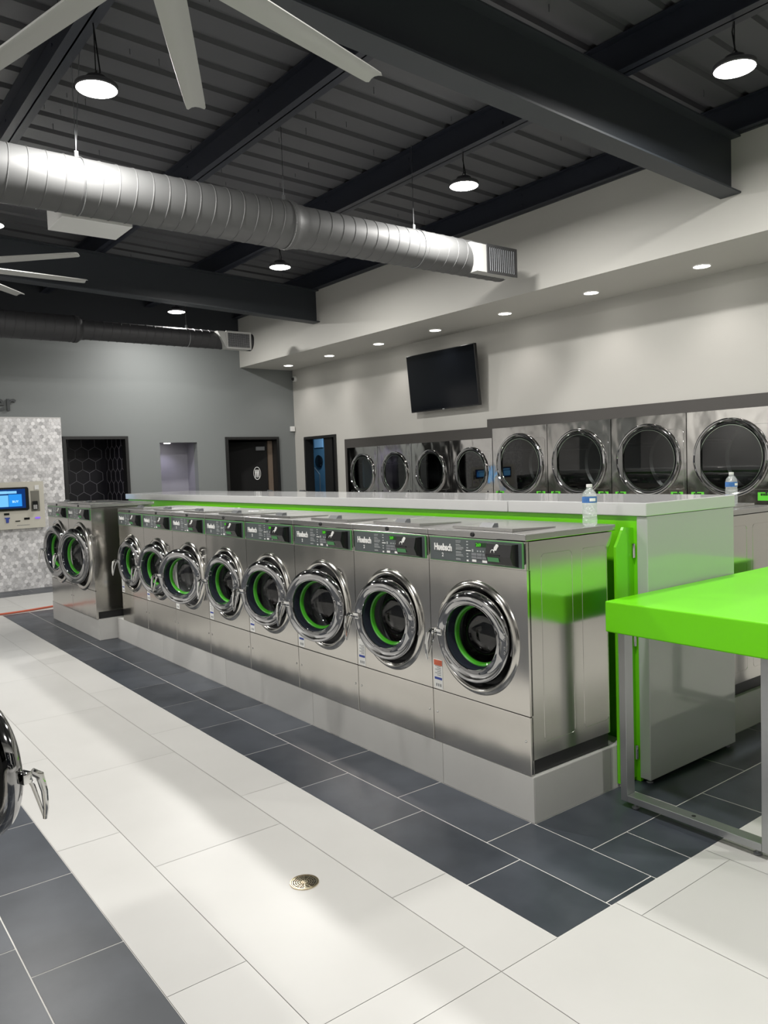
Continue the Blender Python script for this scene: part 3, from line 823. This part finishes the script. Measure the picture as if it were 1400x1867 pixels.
for z in (.15, .72, 1.16):
    bm = B(); box(bm, .7345-.004, .7345, -.032, -.0165, z-.035, z+.035, .001)
    cyl(bm, (.728, -.024, z-.035), (.728, -.024, z+.035), .005, 10); obj('hinge', bm, M_chrome, gp)
bm = B()
for z in (.45, .87): lathe(bm, [(-.002, 0), (-.002, .004), (0, .005)], (.67, -.016, z), 'y', 10)
obj('screws', bm, M_chrome, gp)
bm = B(); box(bm, .725, 1.55, -.102, .803, 1.3305, 1.396, .004); tag(obj('countertop_slab', bm, M_counter), 'short glossy white counter slab at the near end of the bulkhead', 'countertop')
bm = B(); box(bm, .725, 1.55, .810, 7.10, 1.3305, 1.395, .004); tag(obj('countertop_slab', bm, M_counter), 'long glossy white counter slab running to the rear beyond the seam', 'countertop')

# ------------------------------------------------------------------ green folding table
t = thing('folding_table', 'bright green folding table on a grey metal frame in front of the counter end', 'table', (.39, -.1, 0))
bm = B(); box(bm, 0, 1.80, -.758, -.003, .822, .965, .007, seg=3); obj('tabletop', bm, M_greenT, t)
for xk in (.045, 1.70):
    bm = B()
    box(bm, xk, xk+.06, -.075, -.04, .03, .8215, .002); box(bm, xk, xk+.06, -.735, -.70, .03, .8215, .002)
    box(bm, xk, xk+.06, -.6995, -.0755, .03, .062, .002)
    fr = obj('leg_frame', bm, M_alu, t)
    bm = B(); lathe(bm, [(.0005, 0), (.0005, .009), (.002, .0095), (.002, 0)], (xk+.03, -.39, .0615), 'z', 18); obj('bolt_hole', bm, M_gasket, fr)
    bm = B()
    for yy in (-.10, -.67): lathe(bm, [(.001, .016), (.007, .018), (.010, .008), (.0295, .008)], (xk+.03, yy, 0), 'z', 16)
    obj('levelling_feet', bm, M_gry, fr, True)

# ------------------------------------------------------------------ water bottles
def bottle(label, loc, rz=0):
    t = thing('water_bottle', label, 'bottle', loc, rz, 'clear plastic water bottles')
    prof = [(.001, 0), (.001, .024), (.006, .033)]
    z = .012
    for k in range(7): prof += [(z, .0345), (z+.004, .0345), (z+.007, .0332), (z+.010, .0345)]; z += .0145
    prof += [(.114, .0345), (.140, .0345), (.148, .032), (.160, .030), (.172, .019), (.180, .013), (.190, .0125)]
    bm = B(); lathe(bm, prof, (0, 0, 0), 'z', 36, fn=lambda tt, rr, a: (tt, rr*(1+.025*math.sin(6*a+tt*160)) if tt < .11 else rr))
    obj('bottle_body', bm, M_pet, t, True)
    bm = B(); lathe(bm, [(.186, 0), (.186, .0145), (.199, .0145), (.200, .013), (.200, 0)], (0, 0, 0), 'z', 28); obj('cap', bm, M_white, t, True)
    bm = B(); lathe(bm, [(.112, .0352), (.141, .0352)], (0, 0, 0), 'z', 40); lb = obj('label', bm, M_blab, t, True)
    bm = B(); lathe(bm, [(.119, .0356), (.134, .0356)], (0, 0, 0), 'z', 10, a0=3.3, a1=4.2); obj('label_print', bm, M_wht, lb, True)
    return t
M_blab = pmat('blue_label', (.05, .16, .42), .35, noise=.5, nscale=40)
bottle('clear water bottle on the top of the nearest washing machine', (.505, .060, HP+1.0855), .5)
bottle('clear water bottle beyond the counter, on the rear machine near the last dryer', (2.06, .195, HP+1.0855+.0105), .9)

# ------------------------------------------------------------------ dryers
def make_dryer(Wd, H, R, cz, big):
    """front at x=0 facing -X; y from 0 to Wd; z from 0"""
    t = thing('tumble_dryer', 'x', 'dryer')
    cy = Wd/2-.005; g = .003
    bm = B(); n = 96
    z0, z1 = .02, H
    def rp(a):
        c, s = math.cos(a), math.sin(a); zA, zB = 1.0-cz, z1-cz
        k = min(((Wd-g-cy) if c > 0 else (cy-g))/abs(c) if abs(c) > 1e-9 else 1e9, zB/s if s > 1e-9 else (zA/s if s < -1e-9 else 1e9))
        return (cy+c*k, cz+s*k)
    angs = sorted([2*PI*i/n for i in range(n)]+[math.atan2(zv, yv) % (2*PI) for yv in (Wd-g-cy, g-cy) for zv in (1.0-cz, z1-cz)])
    O, I = [], []
    for a in angs:
        O.append(bm.verts.new((0, *rp(a)))); I.append(bm.verts.new((0, cy+R*.9*math.cos(a), cz+R*.9*math.sin(a))))
    N = len(angs)
    for i in range(N): bm.faces.new((O[i], O[(i+1) % N], I[(i+1) % N], I[i]))
    bmesh.ops.remove_doubles(bm, verts=bm.verts, dist=1e-5)
    # lower panel and sides
    def q(a, b, c, d): bm.faces.new([bm.verts.new(p) for p in (a, b, c, d)])
    q((0, g, z0), (0, Wd-g, z0), (0, Wd-g, 1.0), (0, g, 1.0))
    q((0, g, z0), (0, g, z1), (.85, g, z1), (.85, g, z0)); q((0, Wd-g, z0), (.85, Wd-g, z0), (.85, Wd-g, z1), (0, Wd-g, z1))
    q((0, g, z1), (0, Wd-g, z1), (.85, Wd-g, z1), (.85, g, z1)); q((.85, g, z0), (.85, g, z1), (.85, Wd-g, z1), (.85, Wd-g, z0))
    obj('cabinet', bm, M_steelD, t)
    bm = B(); box(bm, .03, .8, .02, Wd-.02, .001, .0195); obj('base_rail', bm, M_gasket, t)
    # drum interior
    bm = B(); lathe(bm, [(.012, R*.9), (.05, R*.98), (.60, R*.98), (.62, R*.9), (.60, R*.5), (.58, 0)], (0, cy, cz), 'x', 56)
    for k in range(4):
        a = .5+2*PI*k/4; c0 = Vector((0, cy+R*.93*math.cos(a), cz+R*.93*math.sin(a))); tube(bm, [c0+Vector((.06, 0, 0)), c0+Vector((.58, 0, 0))], .02, 8)
    obj('drum', bm, M_ddrum, t, True)
    # door
    bm = B()
    lathe(bm, [(-.002, R*1.0), (-.014, R*1.0), (-.024, R*.985), (-.026, R*.965), (-.018, R*.945), (-.022, R*.925), (-.020, R*.905), (-.008, R*.89)], (0, cy, cz), 'x', 88)
    door = obj('door', bm, M_chromeD, t, True)
    bm = B(); lathe(bm, [(-.010, R*.895), (-.004, R*.86), (.012, R*.835)], (0, cy, cz), 'x', 72); obj('window_gasket', bm, M_gasket, door, True)
    bm = B(); lathe(bm, [(-.004, R*.835), (-.008, R*.83), (-.008, R*.82), (-.003, R*.815)], (0, cy, cz), 'x', 72); obj('window_ring', bm, M_chromeG, door, True)
    bm = B(); lathe(bm, [(-.003, R*.818), (-.006, R*.5), (-.007, 0)], (0, cy, cz), 'x', 72); obj('door_glass', bm, M_dglass, door, True)
    # crescent handle plate on the left
    bm = B(); pts = []
    for i in range(15):
        a = -.62+1.24*i/14; pts.append((cy+R*.92*math.cos(a), cz+R*.92*math.sin(a)))
    for i in range(15):
        a = .62-1.24*i/14; w = math.cos(a/.62*PI/2); pts.append((cy+R*(.92*math.cos(a)-.0-.14*w), cz+R*.92*math.sin(a)))
    prism(bm, pts[:-1][1:], 'x', -.026, -.014); obj('handle_plate', bm, M_steelTop, door)
    # hinge plate on the right
    bm = B()
    ys_ = .035
    pts = [(-.001, cy-R*.55, cz+R*.80), (-.001, ys_+.03, cz+R*.80), (-.001, ys_, cz+R*.76), (-.001, ys_, cz-R*.76), (-.001, ys_+.03, cz-R*.80), (-.001, cy-R*.55, cz-R*.80)]
    tube(bm, pts, .0022, 6)
    obj('hinge_plate', bm, M_chrome, t, True)
    bm = B()
    for yy in (.10, Wd-.10):
        lathe(bm, [(-.004, 0), (-.004, .010), (0, .012)], (0, yy, cz-R*.88), 'x', 14)
    obj('lock_hole', bm, M_gasket, t, True)
    if big:
        for yy in (.045, Wd-.185):
            bm = B(); box(bm, -.002, -.0003, yy, yy+.14, 1.165, 1.245); s = obj('price_sticker', bm, M_sticker, t)
            bm = B()
            for k in range(5): box(bm, -.0028, -.0021, yy+.03+.017*k, yy+.043+.017*k, 1.213, 1.235)
            obj('sticker_print', bm, M_blk, s)
    return t
M_steelD = pmat('dryer_steel', (.68, .665, .64), .10, 1, bump=.6, bscale=2.4, stretch=(1, 1.3, .9))
M_ddrum = pmat('dryer_drum', (.16, .16, .165), .3, 1)
M_chromeG = pmat('greenish_chrome', (.45, .55, .45), .15, 1)
dB = make_dryer(.925, 2.063, .392, 1.588, True); dS = make_dryer(.832, 1.942, .320, 1.520, False)
index_children()
bl = ['large stainless dryer behind the farther water bottle, cut by the right edge', 'large stainless dryer second from the right edge, behind the counter end',
      'large stainless dryer third from the right edge, behind the nearer bottle cap', 'large stainless dryer at the step down to the smaller dryers']
for k in range(3, -1, -1):
    o = dB if k == 0 else copy_tree(dB)
    o.location = (XR-.025, 1.275+.929*k, 0); tag(o, bl[k], 'dryer', 'large dryers in the right wall')
sl = ['small stainless dryer directly beside the first large dryer', 'small stainless dryer, second from the large dryers', 'small stainless dryer, third from the large dryers', 'leftmost small stainless dryer, nearest the office doorway']
for k in range(3, -1, -1):
    o = dS if k == 0 else copy_tree(dS)
    o.location = (XR-.025, 4.993+.835*k, 0); tag(o, sl[k], 'dryer', 'small dryers in the right wall')
# filler jamb at the near end of the dryer opening
bm = B(); box(bm, XR-.02, XR+.12, .33, 1.27, 0, 2.063); struct('trim_5', bm, M_steelD)

# ------------------------------------------------------------------ television
t = thing('television', 'black flat screen television tilted down on the white wall above the dryers', 'television', (XR-.14, 5.80, 2.785))
tilt = math.radians(-5)
bm = B(); box(bm, -.030, .018, -.70, .70, -.405, .405, .006); scr = obj('casing', bm, M_blk, t); scr.rotation_euler = (0, tilt, 0)
bm = B(); box(bm, -.0315, -.0303, -.688, .688, -.385, .393); s = obj('screen', bm, M_tv, t); s.rotation_euler = (0, tilt, 0)
bm = B(); box(bm, .02, .139, -.06, .06, -.10, .10, .004); obj('wall_bracket', bm, M_blk, t)
bm = B(); box(bm, -.0345, -.0306, -.02, .02, -.400, -.392); s = obj('logo_strip', bm, M_text, t); s.rotation_euler = (0, tilt, 0)
for c in t.children: pass

# security camera and sensor
t = thing('security_camera', 'small white dome security camera on the wall under the soffit corner', 'camera', (XR-.001, 9.90, 3.25))
bm = B(); lathe(bm, [(0, .05), (-.03, .05), (-.045, .04), (-.05, 0)], (0, 0, 0), 'x', 28); obj('housing', bm, M_white, t, True)
bm = B(); lathe(bm, [(-.046, .030), (-.065, .024), (-.075, .012), (-.078, 0)], (0, 0, -.005), 'x', 24); obj('dome', bm, M_blk, t, True)
tag(obj('wall_sensor', box(B(), 4.80, 4.88, 9.95, 9.999, 2.31, 2.40, .006), M_white), 'small white sensor box at the corner above the rear doorways', 'sensor')

# ------------------------------------------------------------------ ducts
def duct(name, label, y, z, segs, mat, matend, xend, group, reg):
    t = thing(name, label, 'duct', (0, y, z), 0, group)
    for i, (x0, x1, R) in enumerate(segs):
        bm = B(); n = int((x1-x0)/.04)
        prof = [(x0, R)]
        x = x0+.08
        sp = .118
        while x < x1-.02:
            prof += [(x-.005, R), (x-.002, R+.0035), (x+.002, R+.0035), (x+.005, R)]; x += sp
        prof += [(x1, R)]
        # slight helix skew on seams
        lathe(bm, prof, (0, 0, 0), 'x', 56, fn=(lambda tt, rr, a: (tt+.02*math.sin(a), rr)))
        if i == len(segs)-1: lathe(bm, [(x1, R), (x1, 0)], (0, 0, 0), 'x', 56)
        obj('duct_section', bm, mat, t, True)
    for i in range(len(segs)-1):
        x = segs[i][1]; Ra, Rb = segs[i][2], segs[i+1][2]
        bm = B(); lathe(bm, [(x-.05, Ra+.001), (x-.05, Ra+.007), (x-.01, Ra+.007), (x, Ra+.002), (x+.05, Rb+.006), (x+.09, Rb+.006), (x+.09, Rb+.001)], (0, 0, 0), 'x', 56)
        obj('reducer_collar', bm, mat, t, True)
    for xh in reg['hang']:
        R = segs[0][2] if xh < segs[0][1] else segs[-1][2]
        zt = deckz(xh)-z-.005
        bm = B(); cyl(bm, (xh, 0, R), (xh, 0, R+.20), .003, 6); cyl(bm, (xh, 0, R+.05), (xh+.07 if xh < 0 else xh, 0, zt), .0025, 6); cyl(bm, (xh, 0, R+.20), (xh, 0, zt), .0025, 6)
        pts = [(xh, (R+.004)*math.cos(a), (R+.004)*math.sin(a)) for a in [2*PI*k/40 for k in range(40)]]
        tube(bm, pts, .004, 6, closed=True)
        box(bm, xh-.012, xh+.012, -.008, .008, R, R+.05)
        obj('hanger', bm, M_alu, t)
    # end register facing -Y
    x0, x1, z0, z1, yo = reg['box']
    bm = B(); box(bm, x0, x1, -yo, .0, z0, z1, .004); rb = obj('register_box', bm, matend, t)
    bm = B(); box(bm, x0-.008, x1+.008, -yo-.010, -yo-.0005, z0-.008, z0+.018); box(bm, x0-.008, x1+.008, -yo-.010, -yo-.0005, z1-.018, z1+.008)
    box(bm, x0-.008, x0+.018, -yo-.010, -yo-.0005, z0+.018, z1-.018); box(bm, x1-.018, x1+.008, -yo-.010, -yo-.0005, z0+.018, z1-.018)
    obj('register_frame', bm, reg['fmat'], rb)
    bm = B(); box(bm, x0+.018, x1-.018, -yo-.004, -yo-.001, z0+.018, z1-.018); obj('register_throat', bm, M_blk, rb)
    bm = B(); nb = reg['nb']
    for k in range(nb):
        xx = x0+.022+(x1-x0-.044)*(k+.5)/nb; box(bm, xx-.0022, xx+.0022, -yo-.009, -yo-.004, z0+.018, z1-.018)
    if reg['cross']:
        for k in range(10):
            zq = z0+.02+(z1-z0-.04)*(k+.5)/10; box(bm, x0+.018, x1-.018, -yo-.012, -yo-.009, zq-.002, zq+.002)
    obj('grille', bm, reg['gmat'], rb)
    if reg.get('saddle'):
        a, b = reg['saddle']
        bm = B(); prism(bm, [(a, z1-.0), (x0, z1), (x0, z0), (b, z0)], 'y', -yo+.004, -yo*.3); obj('saddle_plate', bm, M_ductend, rb)
    return t
M_gryd2 = pmat('dark_register', (.035, .035, .036), .4)
d1 = duct('spiral_duct', 'grey spiral air duct across the picture, ending near the soffit', 3.26, 3.60, [(-5.4, .84, .187), (.84, 3.30, .167)], M_duct, M_ductend, 3.3, 'ceiling ducts',
     dict(hang=[-.83, .80, 2.17], box=(2.93, 3.33, -.155, .105, .175), fmat=M_gryd2, gmat=M_gry, nb=13, cross=False, saddle=(2.72, 2.80)))
bm = B(); box(bm, -.93, -.44, .06, .42, -.20, -.06, .003); rb = obj('register_box', bm, M_white, d1)
d2 = duct('spiral_duct', 'dark spiral air duct near the rear wall with a white grille at its end', 8.43, 3.57, [(-5.4, .66, .172), (.66, 3.22, .130)], M_duct2, M_ductend, 3.2, 'ceiling ducts',
     dict(hang=[2.2], box=(2.74, 3.13, -.135, .105, .185), fmat=M_ductend, gmat=M_alu, nb=16, cross=True, saddle=(2.60, 2.735)))

# ------------------------------------------------------------------ ceiling fans
def make_fan(label, loc, a0):
    t = thing('ceiling_fan', label, 'ceiling fan', loc, 0, 'eight bladed ceiling fans')
    bm = B(); lathe(bm, [(-.06, 0), (-.06, .10), (-.03, .14), (.05, .14), (.09, .09), (.16, .06), (.16, 0)], (0, 0, 0), 'z', 40); obj('motor_hub', bm, M_white, t, True)
    zt = deckz(loc[0])-loc[2]-.006
    bm = B(); cyl(bm, (0, 0, .14), (0, 0, zt), .022, 16); obj('downrod', bm, M_white, t, True)
    for k in range(8):
        bm = B(); n = 10; prof = []
        rows_ = []
        for (r, hw) in ((.13, .066), (.35, .066), (.8, .060), (1.25, .052), (1.31, .050), (1.325, .042)):
            ring = []
            for (s, zc) in ((-1, -.018), (-.5, -.002), (0, .008), (.5, .010), (1, .004)):
                ring.append((r, s*hw, zc))
            rows_.append(ring)
        top = [[bm.verts.new((p[0], p[1], p[2]+.004)) for p in q] for q in rows_]
        bot = [[bm.verts.new((p[0], p[1], p[2]-.004)) for p in q] for q in rows_]
        for i in range(len(rows_)-1):
            for j in range(4):
                bm.faces.new((top[i][j], top[i+1][j], top[i+1][j+1], top[i][j+1])); bm.faces.new((bot[i][j], bot[i][j+1], bot[i+1][j+1], bot[i+1][j]))
            bm.faces.new((top[i][0], bot[i][0], bot[i+1][0], top[i+1][0])); bm.faces.new((top[i][4], top[i+1][4], bot[i+1][4], bot[i][4]))
        for i in (0, -1):
            for j in range(4): bm.faces.new((top[i][j], top[i][j+1], bot[i][j+1], bot[i][j]))
        bmesh.ops.recalc_face_normals(bm, faces=bm.faces)
        b = obj('blade', bm, M_fan, t, True); b.rotation_euler = (math.radians(-17), 0, math.radians(a0+45*k))
    return t
make_fan('large white ceiling fan at the top left, nearer one', (-1.318, .591, 3.60), 14.8)
make_fan('white ceiling fan at the left edge below the grey duct, farther one', (-1.31, 5.84, 3.60), 1.5)

# ------------------------------------------------------------------ high bay lamps
hl = [('round ceiling lamp above the grey duct on the left, glaring white', (-.87, 2.66)),
      ('round ceiling lamp between the grey duct and the wide girder', (2.25, 2.67)),
      ('round ceiling lamp at the top right corner', (2.28, .27)),
      ('round ceiling lamp hanging just below the grey duct line', (2.25, 5.81)),
      ('farthest round ceiling lamp, beyond the far girder', (2.22, 8.79)),
      ('round ceiling lamp just outside the left edge', (-.87, 5.81)),
      ('added unseen ceiling lamp over the camera side of the upper fan', (-.87, -.4)),  # from here on: lamps out of view, added to light the room
      ('added unseen ceiling lamp behind the viewpoint on the left', (-.87, -3.5)),
      ('added unseen ceiling lamp behind the viewpoint on the right', (2.25, -2.9)),
      ('added unseen ceiling lamp above the far left aisle, first', (-4.0, .27)),
      ('added unseen ceiling lamp above the far left aisle, second', (-4.0, 3.6)),
      ('added unseen ceiling lamp above the far left aisle, third', (-4.0, 7.0))]
ldata = bpy.data.lights.new('high_bay_light', 'AREA'); ldata.shape = 'DISK'; ldata.size = .23; ldata.energy = HB_POWER; ldata.color = HB_COL
lampP = thing('high_bay_lamp', 'x', 'ceiling lamp', (0, 0, 0), 0, 'round high bay lamps')
bm = B(); lathe(bm, [(.0, .122), (.008, .128), (.028, .128), (.036, .11), (.05, .075), (.075, .06), (.08, 0)], (0, 0, 0), 'z', 40)
obj('housing', bm, M_gryd, lampP, True)
bm = B(); lathe(bm, [(-.001, 0), (-.006, .10), (.002, .122)], (0, 0, 0), 'z', 40); obj('diffuser', bm, M_em, lampP, True)
def cord(par, x):
    L = purz(x)-4.0+.004
    bm = B(); pts = [(0, .016*math.cos(a), .095+.018*math.sin(a)) for a in [2*PI*k/16 for k in range(16)]]; tube(bm, pts, .004, 6, closed=True)
    cyl(bm, (0, 0, .108), (0, 0, L), .0035, 6); tube(bm, [(.02, 0, .075), (.03, .01, .12), (.012, .02, L-.05), (.0, .004, L)], .005, 6)
    obj('hook_and_cord', bm, M_blk, par, True)
lo = bpy.data.objects.new('lamp_light', ldata); COL.objects.link(lo); lo.parent = lampP; lo.location = (0, 0, -.012)
index_children()
for k, (lb, (x, y)) in enumerate(hl):
    o = lampP if k == len(hl)-1 else copy_tree(lampP)
    o.location = (x, y, 4.0); o['label'] = lb; cord(o, x)
for o in list(bpy.data.objects):
    if o.parent and o.name.startswith('lamp_light'): pass

# soffit downlights
dld = bpy.data.lights.new('downlight', 'SPOT'); dld.spot_size = math.radians(115); dld.spot_blend = .8; dld.energy = DL_POWER*6; dld.shadow_soft_size = .05; dld.color = (1, .93, .90)
dl = thing('recessed_downlight', 'x', 'downlight', (0, 0, 0), 0, 'recessed downlights in the soffit')
bm = B(); lathe(bm, [(-.0005, .085), (-.006, .083), (-.007, .078), (-.001, .074)], (0, 0, 0), 'z', 36); obj('trim_ring', bm, M_white, dl, True)
bm = B(); lathe(bm, [(-.003, 0), (-.003, .075)], (0, 0, 0), 'z', 32); obj('lens', bm, M_emd, dl)
lo = bpy.data.objects.new('downlight_light', dld); COL.objects.link(lo); lo.parent = dl; lo.location = (0, 0, -.03)
index_children()
names7 = ['first recessed downlight in the soffit from the rear corner', 'second recessed downlight in the soffit from the rear corner', 'third recessed downlight in the soffit from the rear corner, left of the television', 'fourth recessed downlight in the soffit from the rear corner, above the television',
          'fifth recessed downlight in the soffit from the rear corner, past the duct end', 'sixth recessed downlight in the soffit from the rear corner', 'seventh recessed downlight in the soffit, nearest the right edge']
for k, y in enumerate((9.42, 8.15, 6.85, 5.60, 4.33, 3.06, 1.78)):
    o = dl if k == 6 else copy_tree(dl)
    o.location = (4.475, y, 3.409); o['label'] = names7[k]
# niche downlight
t = thing('niche_downlight', 'small bright downlight in the top of the wall niche', 'downlight', (2.55, 10.2, 2.129))
bm = B(); lathe(bm, [(-.0005, .055), (-.008, .052), (-.008, 0)], (0, 0, 0), 'z', 28); obj('lens', bm, M_emd, t, True)
nd = bpy.data.lights.new('niche_light', 'SPOT'); nd.energy = 6; nd.spot_size = math.radians(120); nd.spot_blend = .8; nd.shadow_soft_size = .04; nd.color = (.85, .82, 1)
lo = bpy.data.objects.new('niche_light', nd); COL.objects.link(lo); lo.parent = t; lo.location = (0, 0, -.02)
# office ceiling lamp (out of sight above the doorway)
od = bpy.data.lights.new('office_light', 'AREA'); od.energy = 9; od.size = .5; od.color = (.55, .8, 1)
lo = bpy.data.objects.new('office_light', od); COL.objects.link(lo); lo.location = (5.6, 10.4, 2.58)

# ------------------------------------------------------------------ floor drain
t = thing('floor_drain', 'round brass floor drain grate in the pale aisle floor', 'drain', (-1.042, .262, 0))
bm = B(); lathe(bm, [(.0006, .0575), (.003, .0570), (.0034, .055), (.0032, .0515), (.0010, .0510)], (0, 0, 0), 'z', 48); obj('rim', bm, M_brass, t, True)
bm = B(); lathe(bm, [(.0008, 0), (.0008, .0509)], (0, 0, 0), 'z', 40); obj('drain_well', bm, M_gasket, t)
bm = B()
for r_ in (.013, .0215, .030, .0385, .0475):
    lathe(bm, [(.0024, r_-.0019), (.0030, r_-.0019), (.0030, r_+.0019), (.0024, r_+.0019)], (0, 0, 0), 'z', 48, closed=True)
for k in range(12):
    a = 2*PI*k/12
    d = Vector((math.cos(a), math.sin(a), 0)); n = Vector((-d.y, d.x, 0))*.0014
    p0, p1 = d*.010, d*.049
    vv = [bm.verts.new((p0+n)+Vector((0, 0, .0031))), bm.verts.new((p1+n)+Vector((0, 0, .0031))), bm.verts.new((p1-n)+Vector((0, 0, .0031))), bm.verts.new((p0-n)+Vector((0, 0, .0031)))]
    bm.faces.new(vv)
lathe(bm, [(.0012, 0), (.0034, 0), (.0034, .011), (.0012, .011)], (0, 0, 0), 'z', 24)
obj('grate', bm, M_brass, t)
